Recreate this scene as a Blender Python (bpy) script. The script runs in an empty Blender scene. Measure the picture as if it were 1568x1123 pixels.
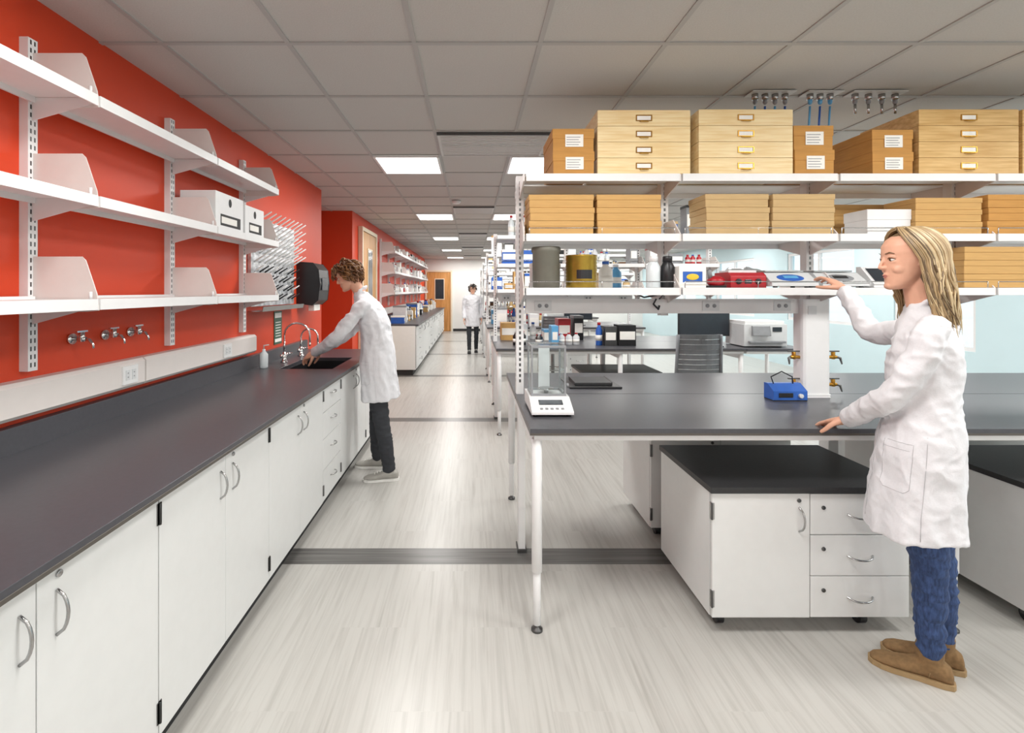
import bpy, math, random
from mathutils import Vector, Matrix, noise
from mathutils.bvhtree import BVHTree
V=Vector
random.seed(7)
scene=bpy.context.scene
# ------------------------------------------------------------------ materials
def lin(h):
    if isinstance(h,str):
        h=h.lstrip('#'); c=[int(h[i:i+2],16)/255 for i in (0,2,4)]
        return tuple((x/12.92 if x<=.04045 else ((x+.055)/1.055)**2.4) for x in c)
    return tuple(h)
MATS={}
def mat(name,col,rough=.5,metal=0.,var=.05,scale=20.,stretch=(1,1,1),bump=0.,col2=None,coat=0.,spec=.5,contrast=None,emis=0.):
    if name in MATS: return MATS[name]
    m=bpy.data.materials.new(name); m.use_nodes=True
    nt=m.node_tree; b=nt.nodes['Principled BSDF']
    c=lin(col); c2=lin(col2) if col2 else tuple(max(0,x*(1-var*2)) for x in c)
    tc=nt.nodes.new('ShaderNodeTexCoord'); mp=nt.nodes.new('ShaderNodeMapping')
    mp.inputs['Scale'].default_value=stretch
    nt.links.new(tc.outputs['Object'],mp.inputs['Vector'])
    n=nt.nodes.new('ShaderNodeTexNoise'); n.inputs['Scale'].default_value=scale; n.inputs['Detail'].default_value=4
    nt.links.new(mp.outputs['Vector'],n.inputs['Vector'])
    r=nt.nodes.new('ShaderNodeValToRGB')
    lo,hi=contrast or (.35,.65)
    r.color_ramp.elements[0].position=lo; r.color_ramp.elements[1].position=hi
    r.color_ramp.elements[0].color=(*c2,1); r.color_ramp.elements[1].color=(*c,1)
    nt.links.new(n.outputs['Fac'],r.inputs['Fac']); nt.links.new(r.outputs['Color'],b.inputs['Base Color'])
    b.inputs['Roughness'].default_value=rough; b.inputs['Metallic'].default_value=metal
    b.inputs['Specular IOR Level'].default_value=spec
    if coat: b.inputs['Coat Weight'].default_value=coat
    if bump:
        bp=nt.nodes.new('ShaderNodeBump'); bp.inputs['Strength'].default_value=bump; bp.inputs['Distance'].default_value=.01
        nt.links.new(n.outputs['Fac'],bp.inputs['Height']); nt.links.new(bp.outputs['Normal'],b.inputs['Normal'])
    MATS[name]=m; return m
M_white=mat('cabinet_white','#dfe0df',.35,var=.01)
M_shelf=mat('shelf_white','#e6e6e6',.4,var=.01)
M_plate=mat('bracket_white','#ddd6d2',.45,var=.01)
M_red=mat('red_paint','#d13f18',.5,var=.02,scale=3)
M_wallw=mat('white_paint','#e2e2df',.7,var=.01,scale=3)
M_wallb=mat('pale_blue_paint','#c9e0e6',.6,var=.01,scale=3)
M_epoxy=mat('epoxy_charcoal','#4a4a4f',.33,var=.05,scale=60,spec=.5)
M_epoxye=mat('epoxy_edge','#55504a',.5,var=.05)
M_black=mat('black_plastic','#1c1c1f',.35,var=.05)
M_blackt=mat('black_laminate','#2a2a2c',.45,var=.08,scale=80,bump=.05)
M_steel=mat('steel','#b5b5b5',.25,1.,var=.03)
M_dsteel=mat('dark_steel','#6a6a6a',.35,1.,var=.03)
M_chrome=mat('chrome','#dddddd',.12,1.,var=.02)
M_foil=mat('foil_metal','#e6e9ec',.25,.45,var=.25,scale=16,bump=1.)
M_brass=mat('brass','#b98a3c',.3,1.,var=.05)
M_gold=mat('gold_can','#b99b45',.3,.9,var=.08)
M_kraft=mat('kraft_cardboard','#cba164',.8,var=.05,scale=8,stretch=(1,1,12))
M_kraft2=mat('kraft_cardboard_warm','#c6914c',.8,var=.06,scale=8,stretch=(1,1,12))
M_kraft3=mat('kraft_cardboard_grey','#c6a878',.8,var=.05,scale=8,stretch=(1,1,12))
M_pine=mat('pine_wood','#f2ddae',.5,var=.1,scale=5,stretch=(1,6,14),col2='#e6c890')
M_pine2=mat('pine_wood_warm','#dfba7c',.5,var=.1,scale=5,stretch=(1,6,14),col2='#c99e5c')
M_gap=mat('shadow_gap_wood','#a8814c',.7)
M_paper=mat('label_paper','#f4f2ec',.7,var=.02)
M_ink=mat('ink','#3a3a3a',.8,var=.02)
M_toe_gap=mat('toe_kick_and_gap_shade','#2b2b2c',.7)  # also used for the dark sheets that paint shade between cabinet fronts
M_door=mat('maple_door','#d09a5c',.45,var=.08,scale=3,stretch=(8,8,.6),col2='#b37f40')
M_cream=mat('frame_cream','#e4d6bd',.5,var=.02)
M_tile=mat('ceiling_tile','#c8c6c2',.9,var=.03,scale=140,bump=.15)
M_grid=mat('ceiling_tbar','#b2b1af',.6,var=.01)
M_grille=mat('grille_paint','#cfcfcd',.5,var=.01)
M_grey=mat('grey_plastic','#8b8d90',.45)
M_chair=mat('chair_grey','#7d8186',.45)
M_lgrey=mat('light_grey_plastic','#d5d7d8',.4,var=.02)
M_olive=mat('olive_grey_plastic','#77756a',.55)
M_blue=mat('blue_plastic','#2e62b8',.35)
M_lblue=mat('light_blue_plastic','#5fa6d6',.35)
M_redp=mat('red_plastic','#b3202a',.35)
M_green=mat('green_plastic','#2f5a44',.4)
M_yel=mat('yellow_plastic','#e3c23a',.4)
M_screen=mat('screen_dark','#2b3138',.15)
M_amber=mat('amber_glass','#5a3716',.15)
M_clearp=mat('frosted_plastic','#dfe7ea',.2,var=.02)
M_skin=mat('skin','#e2ad92',.5,var=.02,scale=60)
M_lip=mat('lip','#c27a6e',.45)
M_eye=mat('eye_white','#e6e2dc',.25,var=.01)
M_iris=mat('iris','#3b2a1e',.2)
M_coat=mat('lab_coat_cotton','#e2e2e6',.8,var=.02,scale=150,bump=.08)
M_seam=mat('coat_seam','#bcbcc0',.8)
M_jean=mat('blue_denim','#3a5280',.8,var=.2,scale=40,stretch=(3,3,.6),bump=.15,col2='#24365a')
M_pant=mat('charcoal_trousers','#33353a',.85,var=.1)
M_suede=mat('tan_suede','#8a6c48',.9,var=.12,scale=60,bump=.1)
M_sole=mat('shoe_sole','#a58a63',.7)
M_sneak=mat('grey_canvas','#a9a69f',.7)
M_sneaks=mat('rubber_sole','#efeeea',.6)
M_h1=mat('blonde_hair','#ab9069',.45,var=.1)
M_h2=mat('blonde_hair_dark','#705b42',.5,var=.1)
M_h3=mat('blonde_hair_light','#d3bd95',.4,var=.1)
M_b1=mat('brown_hair','#6b4526',.5,var=.1)
M_b2=mat('brown_hair_light','#94673c',.5,var=.1)
M_dk=mat('dark_hair','#2b211c',.5,var=.1)
def emitmat():
    m=bpy.data.materials.new('light_diffuser'); m.use_nodes=True; b=m.node_tree.nodes['Principled BSDF']
    b.inputs['Base Color'].default_value=(.9,.9,.9,1); b.inputs['Emission Color'].default_value=(1,.99,.97,1); b.inputs['Emission Strength'].default_value=3.0
    return m
M_emit=emitmat()
def glassmat():
    m=bpy.data.materials.new('clear_glass'); m.use_nodes=True; nt=m.node_tree
    for n in list(nt.nodes): nt.nodes.remove(n)
    o=nt.nodes.new('ShaderNodeOutputMaterial'); t=nt.nodes.new('ShaderNodeBsdfTransparent'); g=nt.nodes.new('ShaderNodeBsdfGlossy')
    t.inputs['Color'].default_value=(.94,.965,.965,1); g.inputs['Roughness'].default_value=.03
    f=nt.nodes.new('ShaderNodeLayerWeight'); f.inputs['Blend'].default_value=.3
    p=nt.nodes.new('ShaderNodeMath'); p.operation='POWER'; p.inputs[1].default_value=3; nt.links.new(f.outputs['Facing'],p.inputs[0])
    q=nt.nodes.new('ShaderNodeMath'); q.operation='MULTIPLY_ADD'; q.inputs[1].default_value=.3; q.inputs[2].default_value=.04; nt.links.new(p.outputs[0],q.inputs[0])
    mx=nt.nodes.new('ShaderNodeMixShader'); nt.links.new(q.outputs[0],mx.inputs[0]); nt.links.new(t.outputs[0],mx.inputs[1]); nt.links.new(g.outputs[0],mx.inputs[2])
    nt.links.new(mx.outputs[0],o.inputs[0]); return m
M_glass=glassmat()

def floormat():
    m=bpy.data.materials.new('streaked_vinyl_plank'); m.use_nodes=True; nt=m.node_tree; N=nt.nodes.new; Lk=nt.links.new
    b=nt.nodes['Principled BSDF']
    geo=N('ShaderNodeNewGeometry')
    br=N('ShaderNodeTexBrick')
    mp=N('ShaderNodeMapping'); mp.inputs['Rotation'].default_value=(0,0,math.radians(90)); Lk(geo.outputs['Position'],mp.inputs['Vector'])
    Lk(mp.outputs[0],br.inputs['Vector']); br.inputs['Scale'].default_value=1; br.inputs['Brick Width'].default_value=.92; br.inputs['Row Height'].default_value=.30
    br.inputs['Mortar Size'].default_value=.0006; br.inputs['Color1'].default_value=(0,0,0,1); br.inputs['Color2'].default_value=(1,1,1,1); br.inputs['Mortar'].default_value=(.5,.5,.5,1)
    def streak(sx,sy,det,lo,hi,c0,c1):
        mul=N('ShaderNodeVectorMath'); mul.operation='MULTIPLY'; mul.inputs[1].default_value=(sx,sy,1); Lk(geo.outputs['Position'],mul.inputs[0])
        sc=N('ShaderNodeVectorMath'); sc.operation='MULTIPLY_ADD'; Lk(br.outputs['Color'],sc.inputs[0]); sc.inputs[1].default_value=(7,9,5); Lk(mul.outputs[0],sc.inputs[2])
        n=N('ShaderNodeTexNoise'); n.inputs['Scale'].default_value=1; n.inputs['Detail'].default_value=det; n.inputs['Roughness'].default_value=.6; n.inputs['Distortion'].default_value=.4; Lk(sc.outputs[0],n.inputs['Vector'])
        r=N('ShaderNodeValToRGB'); r.color_ramp.elements[0].position=lo; r.color_ramp.elements[1].position=hi
        r.color_ramp.elements[0].color=(*c0,1); r.color_ramp.elements[1].color=(*c1,1); Lk(n.outputs['Fac'],r.inputs['Fac']); return r
    r=streak(45,1.6,5,.28,.56,lin('#a8a5a0'),lin('#b9b7b2'))
    r3=streak(26,1.1,2,.62,.74,(1,1,1),(.86,.85,.84))
    mm=N('ShaderNodeMix'); mm.data_type='RGBA'; mm.blend_type='MULTIPLY'; mm.inputs[0].default_value=1; Lk(r.outputs[0],mm.inputs[6]); Lk(r3.outputs[0],mm.inputs[7])
    sp=N('ShaderNodeSeparateXYZ'); Lk(geo.outputs['Position'],sp.inputs[0])
    a=N('ShaderNodeMath'); a.operation='SUBTRACT'; a.inputs[1].default_value=2.83; Lk(sp.outputs['Y'],a.inputs[0])
    md=N('ShaderNodeMath'); md.operation='FLOORED_MODULO'; md.inputs[1].default_value=3.08; Lk(a.outputs[0],md.inputs[0])
    lt=N('ShaderNodeMath'); lt.operation='LESS_THAN'; lt.inputs[1].default_value=.175; Lk(md.outputs[0],lt.inputs[0])
    mul2=N('ShaderNodeVectorMath'); mul2.operation='MULTIPLY'; mul2.inputs[1].default_value=(1.5,60,1); Lk(geo.outputs['Position'],mul2.inputs[0])
    n2=N('ShaderNodeTexNoise'); n2.inputs['Scale'].default_value=1; Lk(mul2.outputs[0],n2.inputs['Vector'])
    r2=N('ShaderNodeValToRGB'); r2.color_ramp.elements[0].position=.35; r2.color_ramp.elements[1].position=.65
    r2.color_ramp.elements[0].color=(*lin('#555351'),1); r2.color_ramp.elements[1].color=(*lin('#71706d'),1); Lk(n2.outputs['Fac'],r2.inputs['Fac'])
    mx=N('ShaderNodeMix'); mx.data_type='RGBA'; Lk(lt.outputs[0],mx.inputs[0]); Lk(mm.outputs[2],mx.inputs[6]); Lk(r2.outputs[0],mx.inputs[7])
    Lk(mx.outputs[2],b.inputs['Base Color']); b.inputs['Roughness'].default_value=.28; b.inputs['Specular IOR Level'].default_value=.45
    return m
M_floor=floormat()
# ------------------------------------------------------------------ mesh builder
class MB:
    def __init__(s): s.v=[];s.f=[];s.m=[];s.s=[];s.mats=[]
    def mi(s,m):
        if m not in s.mats: s.mats.append(m)
        return s.mats.index(m)
    def add(s,vs,fs,m,smooth=False):
        o=len(s.v); s.v+= [tuple(p) for p in vs]; i=s.mi(m)
        for f in fs: s.f.append(tuple(o+k for k in f)); s.m.append(i); s.s.append(smooth)
    def box(s,x0,x1,y0,y1,z0,z1,m,T=None):
        vs=[V((x,y,z)) for x in (x0,x1) for y in (y0,y1) for z in (z0,z1)]
        if T: vs=[T@p for p in vs]
        s.add(vs,[(0,1,3,2),(4,6,7,5),(0,4,5,1),(2,3,7,6),(0,2,6,4),(1,5,7,3)],m)
    def prism(s,poly,axis,a,b,m,T=None):
        def mk(p,t):
            q=list(p); q.insert('xyz'.index(axis),t); return V(q)
        vs=[mk(p,a) for p in poly]+[mk(p,b) for p in poly]
        if T: vs=[T@p for p in vs]
        n=len(poly)
        s.add(vs,[tuple(range(n)),tuple(range(2*n-1,n-1,-1))]+[(i,(i+1)%n,n+(i+1)%n,n+i) for i in range(n)],m)
    def rings(s,rs,m,smooth=True,cap=True):
        n=len(rs[0]); vs=[p for r in rs for p in r]; fs=[]
        for i in range(len(rs)-1):
            for j in range(n):
                k=(j+1)%n; fs.append((i*n+j,i*n+k,(i+1)*n+k,(i+1)*n+j))
        if cap: fs.append(tuple(reversed(range(n)))); fs.append(tuple((len(rs)-1)*n+j for j in range(n)))
        s.add(vs,fs,m,smooth)
    def cyl(s,p0,p1,r0,m,r1=None,n=16,smooth=True):
        r1=r0 if r1 is None else r1
        s.tube([p0,p1],[r0,r1],m,n,smooth)
    def tube(s,pts,r,m,n=8,smooth=True,flat=1.):
        pts=[V(p) for p in pts]
        if not isinstance(r,(list,tuple)): r=[r]*len(pts)
        rs=[]; t=(pts[1]-pts[0]).normalized()
        u=t.orthogonal().normalized()
        for i,p in enumerate(pts):
            a=pts[max(0,i-1)]; b=pts[min(len(pts)-1,i+1)]
            tt=(b-a).normalized() if (b-a).length>1e-9 else t
            u=(u-tt*u.dot(tt)); u= u.normalized() if u.length>1e-6 else tt.orthogonal().normalized()
            w=tt.cross(u); t=tt
            rs.append([p+(u*math.cos(2*math.pi*k/n)+w*math.sin(2*math.pi*k/n)*flat)*r[i] for k in range(n)])
        s.rings(rs,m,smooth)
    def limb(s,pts,r,m,n=14,sub=5,caps=True):
        pts=[V(p) for p in pts]; P=[];R=[]
        for i in range(len(pts)-1):
            p0=pts[max(0,i-1)];p1=pts[i];p2=pts[i+1];p3=pts[min(len(pts)-1,i+2)]
            for k in range(sub):
                t=k/sub
                P.append(.5*((2*p1)+(p2-p0)*t+(2*p0-5*p1+4*p2-p3)*t*t+(3*p1-p0-3*p2+p3)*t**3))
                R.append(r[i]*(1-t)+r[i+1]*t)
        P.append(pts[-1]);R.append(r[-1])
        if caps:
            d0=(P[0]-P[1]).normalized(); d1=(P[-1]-P[-2]).normalized()
            A=[P[0]+d0*R[0]*math.sin(a) for a in (1.4,1.0,.5)]; Ar=[R[0]*math.cos(a) for a in (1.4,1.0,.5)]
            B=[P[-1]+d1*R[-1]*math.sin(a) for a in (.5,1.0,1.4)]; Br=[R[-1]*math.cos(a) for a in (.5,1.0,1.4)]
            P=A+P+B;R=Ar+R+Br
        s.tube(P,R,m,n)
    def ell(s,c,rx,ry,rz,m,T=None,n=16,k=10):
        rs=[]
        for i in range(k+1):
            a=-math.pi/2+math.pi*(i+.02 if i==0 else (i-.02 if i==k else i))/k
            rs.append([V((c[0]+rx*math.cos(a)*math.cos(2*math.pi*j/n),c[1]+ry*math.cos(a)*math.sin(2*math.pi*j/n),c[2]+rz*math.sin(a))) for j in range(n)])
        if T: rs=[[T@p for p in r] for r in rs]
        s.rings(rs,m)
    def lathe(s,c,prof,m,n=24):
        s.rings([[V((c[0]+r*math.cos(2*math.pi*j/n),c[1]+r*math.sin(2*math.pi*j/n),c[2]+z)) for j in range(n)] for r,z in prof],m)
    def obj(s,name,bevel=0,seg=2,parent=None):
        me=bpy.data.meshes.new(name)
        xs=[p[0] for p in s.v]; ys=[p[1] for p in s.v]; zs=[p[2] for p in s.v]
        o=V(((min(xs)+max(xs))/2,(min(ys)+max(ys))/2,min(zs)))
        me.from_pydata([(p[0]-o.x,p[1]-o.y,p[2]-o.z) for p in s.v],[],s.f)
        for m in s.mats: me.materials.append(m)
        me.polygons.foreach_set('material_index',s.m); me.polygons.foreach_set('use_smooth',s.s); me.update()
        ob=bpy.data.objects.new(name,me); ob.location=o; scene.collection.objects.link(ob)
        if bevel:
            b=ob.modifiers.new('Bevel','BEVEL'); b.width=bevel; b.segments=seg; b.limit_method='ANGLE'; b.angle_limit=math.radians(40); b.harden_normals=False
        if parent: ob.parent=parent
        return ob
def remesh(src,voxel,dst,m,iters=3,disp=None):
    me=bpy.data.meshes.new('t'); me.from_pydata(src.v,[],src.f); me.update()
    o=bpy.data.objects.new('t',me); scene.collection.objects.link(o)
    r=o.modifiers.new('r','REMESH'); r.mode='VOXEL'; r.voxel_size=voxel
    if iters:
        q=o.modifiers.new('s','SMOOTH'); q.factor=.5; q.iterations=iters
    dg=bpy.context.evaluated_depsgraph_get(); dg.update()
    e=o.evaluated_get(dg); m2=e.to_mesh()
    nor=[v.normal.copy() for v in m2.vertices]
    vs=[v.co.copy() for v in m2.vertices]; fs=[tuple(p.vertices) for p in m2.polygons]
    e.to_mesh_clear(); bpy.data.objects.remove(o); bpy.data.meshes.remove(me)
    if disp: vs=[p+n*disp(p) for p,n in zip(vs,nor)]
    dst.add(vs,fs,m,True)
    return vs,fs
# ------------------------------------------------------------------ room
WX=-1.78; CZ=2.74; YE=19.0; RX=6.5
b=MB(); b.box(-3,RX+.3,-3,YE+.3,-.1,0,M_floor); b.obj('floor')
b=MB(); b.box(-3,RX+.3,-3,YE+.3,CZ,CZ+.12,M_tile); b.obj('ceiling')
b=MB(); b.box(WX-.12,WX,-3,5.93,0,CZ,M_red); b.obj('wall_left')
b=MB(); b.box(WX-.12,RX+.15,-3.12,-3,0,CZ,M_wallw); b.obj('wall_back')
b=MB(); b.box(-2.75,WX-.12,5.81,5.93,0,CZ,M_red); b.obj('wall_alcove_near')
b=MB(); b.box(-2.75,-2.63,5.93,7.47,0,CZ,M_red); b.obj('wall_alcove_back')
b=MB(); b.box(-2.75,WX,7.47,7.60,0,CZ,M_red); b.obj('wall_alcove_far')
b=MB(); b.box(WX-.12,WX,7.60,YE,0,CZ,M_red); b.obj('wall_left_rear')
b=MB(); b.box(-3,RX+.3,YE,YE+.12,0,CZ,M_wallw); b.obj('wall_far')
b=MB(); wins=[(.5,2.3,.95,2.3),(6.45,7.7,.75,2.2),(8.5,10.3,.95,2.3),(11.5,13.3,.95,2.3),(14.5,16.3,.95,2.3)]
y=-3
for (a,c,z0,z1) in wins:
    b.box(RX,RX+.15,y,a,0,CZ,M_wallb); b.box(RX,RX+.15,a,c,0,z0,M_wallb); b.box(RX,RX+.15,a,c,z1,CZ,M_wallb); y=c
b.box(RX,RX+.15,y,YE,0,CZ,M_wallb); b.obj('wall_right')
for i,(a,c,z0,z1) in enumerate(wins):
    b=MB()
    for (p,q,r,s_) in ((a,a+.05,z0,z1),(c-.05,c,z0,z1),(a+.05,c-.05,z0,z0+.05),(a+.05,c-.05,z1-.05,z1),((a+c)/2-.02,(a+c)/2+.02,z0+.05,z1-.05),(a+.05,c-.05,(z0+z1)/2-.015,(z0+z1)/2+.015)):
        b.box(RX+.02,RX+.08,p,q,r,s_,M_shelf)
    b.box(RX+.045,RX+.05,a+.05,c-.05,z0+.05,z1-.05,M_glass)
    b.obj('window_%d'%(i+1))
b=MB(); b.box(WX,WX+.01,5.35,5.93,0,.1,M_toe_gap); b.obj('baseboard_left')
b=MB(); b.box(-.7,RX,YE-.012,YE,0,.1,M_toe_gap); b.obj('baseboard_far')
# ceiling grid
b=MB()
x=.33-.605*6
while x<RX:
    if x>-2.7: b.box(x-.012,x+.012,-3,YE,CZ-.006,CZ+.0,M_grid)
    x+=.605
y=2.40-.66*8
while y<YE:
    b.box(-2.6,RX,y-.012,y+.012,CZ-.0075,CZ-.0005,M_grid); y+=.66
b.obj('ceiling_grid')
def troffer(x0,y0):
    w=.581;d=.636
    b=MB(); z=CZ-.008
    for (p,q,r,s_) in ((x0,x0+w,y0,y0+.02),(x0,x0+w,y0+d-.02,y0+d),(x0,x0+.02,y0+.02,y0+d-.02),(x0+w-.02,x0+w,y0+.02,y0+d-.02)):
        b.box(p,q,r,s_,z-.012,z,M_shelf)
    b.box(x0+.02,x0+w-.02,y0+.02,y0+d-.02,z-.006,z-.001,M_emit)
    ob=b.obj('ceiling_light')
    L=bpy.data.lights.new('panel','AREA'); L.shape='RECTANGLE'; L.size=w-.045; L.size_y=d-.045; L.energy=26; L.color=(1,.985,.955)
    lo=bpy.data.objects.new('panel',L); scene.collection.objects.link(lo); lo.parent=ob
    lo.location=(0,0,.001)
for x0 in (-.868,.342,2.157,3.972,5.182):
    for k in range(-1,6): troffer(x0,4.392+3.3*(k-1))
for k in range(5):
    b=MB(); y0=3.74+3.3*k; x0,x1=-.26,.32
    if k==0: x1=.60
    b.box(x0,x1,y0,y0+.015,CZ-.028,CZ-.008,M_dsteel); b.box(x0,x1,y0+.60,y0+.62,CZ-.02,CZ-.008,M_grille)
    b.box(x0,x0+.02,y0+.015,y0+.6,CZ-.02,CZ-.008,M_grille); b.box(x1-.02,x1,y0+.015,y0+.6,CZ-.02,CZ-.008,M_grille)
    for j in range(14):
        yy=y0+.03+j*.04; b.box(x0+.02,x1-.02,yy,yy+.028,CZ-.018,CZ-.014,M_grille)
    b.box(x0+.02,x1-.02,y0+.015,y0+.6,CZ-.0095,CZ-.008,M_grid); b.obj('air_diffuser')
b=MB(); b.lathe((-.2,6.6,CZ-.045),[(.001,0),(.04,.0),(.055,.015),(.06,.037)],M_shelf); b.obj('smoke_detector')
def door(name,T,w,h):
    b=MB()
    b.box(-w/2-.06,-w/2,-.02,.05,0,h+.06,M_cream,T); b.box(w/2,w/2+.06,-.02,.05,0,h+.06,M_cream,T); b.box(-w/2,w/2,-.02,.05,h,h+.06,M_cream,T)
    b.box(-w/2+.005,w/2-.005,0,.04,.01,h-.005,M_door,T)
    b.box(-.16,.22,-.012,0,1.2,h-.25,M_cream,T); b.box(-.13,.19,-.016,-.012,1.23,h-.28,M_screen,T)
    b.cyl(T@V((-w/2+.08,-.05,1.0)),T@V((-w/2+.08,0,1.0)),.02,M_steel); b.box(-w/2+.07,-w/2+.2,-.065,-.05,.99,1.01,M_steel,T)
    return b.obj(name,.003)
door('door_1',Matrix.Translation((-1.24,YE-.055,0)),.9,2.25)
T=Matrix.Translation((WX+.055,8.45,0))@Matrix.Rotation(math.radians(90),4,'Z'); door('door_2',T,1.1,2.5)

# ------------------------------------------------------------------ left counter
def pull(b,p,axis,m=M_steel,L=.11):
    pos,o,al=p
    pts=[]
    for i in range(9):
        t=-1+2*i/8
        pts.append(V(pos)+V(al)*(L/2*t)+V(o)*(.028*(1-t*t)**.6+.001))
    b.tube(pts,.0045,m,6)
def counter(y0,y1,cabs,sink=None,name='lab_counter'):
    b=MB(); xf=-.967; xb=-1.735; zt=.93; zb=.90
    if sink:
        sx0,sx1,sy0,sy1=sink
        b.box(xb,xf,y0,sy0,zb,zt,M_epoxy); b.box(xb,xf,sy1,y1,zb,zt,M_epoxy)
        b.box(xb,sx0,sy0,sy1,zb,zt,M_epoxy); b.box(sx1,xf,sy0,sy1,zb,zt,M_epoxy)
        for (p,q,r,s_) in ((sx0-.01,sx0,sy0,sy1),(sx1,sx1+.01,sy0,sy1),(sx0,sx1,sy0-.01,sy0),(sx0,sx1,sy1,sy1+.01)):
            b.box(p,q,r,s_,.68,zb,M_black)
        b.box(sx0-.01,sx1+.01,sy0-.01,sy1+.01,.67,.68,M_black)
    else: b.box(xb,xf,y0,y1,zb,zt,M_epoxy)
    b.box(WX+.001,xb,y0,y1,zb,1.03,M_epoxy)
    b.box(xf-.001,xf+.0015,y0,y1,zb,zb+.012,M_epoxye)
    fx=-1.0
    b.box(fx-.022,fx-.02,y0+.005,y1-.005,.12,.895,M_toe_gap)  # dark sheet behind the doors, stands in for shade in their gaps
    if sink:
        b.box(WX+.01,fx-.022,y0,sy0-.02,.10,.90,M_white); b.box(WX+.01,fx-.022,sy1+.02,y1,.10,.90,M_white)
        b.box(WX+.01,fx-.022,sy0-.02,sy1+.02,.10,.66,M_white)
    else: b.box(WX+.01,fx-.022,y0,y1,.10,.90,M_white)
    b.box(WX+.02,fx-.07,y0+.02,y1-.02,0,.10,M_toe_gap)
    g=.0025
    for (a,c,kind) in cabs:
        if kind=='D':
            mid=(a+c)/2
            b.box(fx-.02,fx,a+g,mid-g*.6,.12,.893,M_white); b.box(fx-.02,fx,mid+g*.6,c-g,.12,.893,M_white)
            for yy in (mid-.045,mid+.055): pull(b,((fx,yy,.775),(1,0,0),(0,0,1)),'z')
            b.cyl((fx,mid+.06,.866),(fx+.006,mid+.06,.866),.009,M_steel)
            for yy in (a,c):
                for zz in (.165,.80): b.box(fx,fx+.003,yy-.012,yy+.012,zz,zz+.07,M_steel); 
                for zz in (.165,.80): b.cyl((fx+.004,yy,zz),(fx+.004,yy,zz+.07),.005,M_dsteel,n=8)
        else:
            n=4; hs=[.12,.33,.54,.72,.893]
            for i in range(4):
                b.box(fx-.02,fx,a+g,c-g,hs[i]+g,hs[i+1]-g,M_white)
                pull(b,((fx,(a+c)/2,(hs[i]+hs[i+1])/2+.02),(1,0,0),(0,1,0)),'y')
    b.obj(name,.0015,1)
cabs=[(-2.0,-1.1,'D'),(-1.1,-.2,'D'),(-.2,.70,'D'),(.70,1.60,'D'),(1.60,2.47,'D'),(2.47,3.37,'D'),(3.37,3.82,'W'),(3.82,4.72,'D'),(4.72,5.28,'D')]
counter(-2.0,5.3,cabs,(-1.52,-1.10,3.95,4.62))
counter(9.13,18.3,[(9.15+.9*i,10.05+.9*i,'D' if i%3 else 'W') for i in range(10)])
def raceway(y0,y1,outs):
    b=MB(); b.prism([(WX+.001,1.06),(-1.725,1.06),(-1.71,1.075),(-1.71,1.185),(-1.725,1.20),(WX+.001,1.20)],'y',y0,y1,M_plate)
    for yy in outs:
        b.box(-1.71,-1.702,yy-.055,yy+.055,1.085,1.175,M_shelf)
        for dy in (-.022,.022):
            b.box(-1.702,-1.700,yy+dy-.015,yy+dy+.015,1.105,1.155,M_lgrey)
            for dz in (1.12,1.14): b.box(-1.700,-1.6995,yy+dy-.004,yy+dy+.004,dz-.003,dz+.003,M_grey)
    b.obj('electrical_raceway',.002)
raceway(-1.5,2.62,[1.52,2.5]); raceway(2.63,3.98,[3.5])
raceway(9.3,18,[10,12,14,16])
# ------------------------------------------------------------------ wall shelves
def wall_shelves(ups,z0=1.23,z1=2.55):
    b=MB(); xf=-1.48
    for y in ups:
        b.box(WX,WX+.035,y-.022,y+.022,z0,z1,M_shelf)
        n=int((z1-z0)/.032)
        for k in range(n):
            for dy in (-.009,.009): b.box(WX+.035,WX+.0355,y+dy-.0035,y+dy+.0035,z0+.015+k*.032,z0+.033+k*.032,M_dsteel)
    for z in (1.515,1.925,2.325):
        for i in range(len(ups)-1):
            a=ups[i]+.006; c=ups[i+1]-.006
            b.box(WX+.051,xf-.013,a,c,z-.008,z,M_shelf); b.box(xf-.012,xf,a,c,z-.042,z+.001,M_shelf); b.box(WX+.04,WX+.05,a,c,z-.03,z+.012,M_shelf)
        for j,y in enumerate(ups):
            yy=y-.009 if j==len(ups)-1 else y
            b.prism([(WX+.036,z-.05),(WX+.036,z+.17),(-1.55,z+.17),(-1.535,z+.155),(xf-.01,z+.02),(xf-.003,z-.045),(xf-.05,z-.05)],'y',yy,yy+.004,M_plate)
            b.tube([(xf-.02,y-.02,z+.001),(xf-.02,y-.02,z+.03)],.006,M_shelf,8)
            b.prism([(WX+.036,z-.10),(WX+.036,z-.01),(xf-.03,z-.01),(xf-.03,z-.035)],'y',y-.005,y-.001,M_shelf)
    b.obj('wall_shelf_unit')
wall_shelves([.12,1.06,1.99,2.92,3.85])
wall_shelves([9.7+.915*i for i in range(9)])
for y in (2.22,2.42,2.60):
    b=MB(); z=1.335
    b.cyl((WX,y,z),(WX+.012,y,z),.024,M_chrome); b.cyl((WX+.01,y,z),(WX+.07,y,z),.009,M_chrome)
    b.cyl((WX+.05,y-.0,z-.012),(WX+.05,y,z+.03),.012,M_chrome,n=12); b.box(WX+.045,WX+.055,y-.03,y+.03,z+.03,z+.037,M_chrome)
    b.tube([(WX+.06,y,z),(WX+.085,y+.0,z-.005),(WX+.10,y,z-.025),(WX+.103,y,z-.042)],[.008,.008,.006,.004],M_chrome)
    b.obj('gas_tap')
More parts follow.
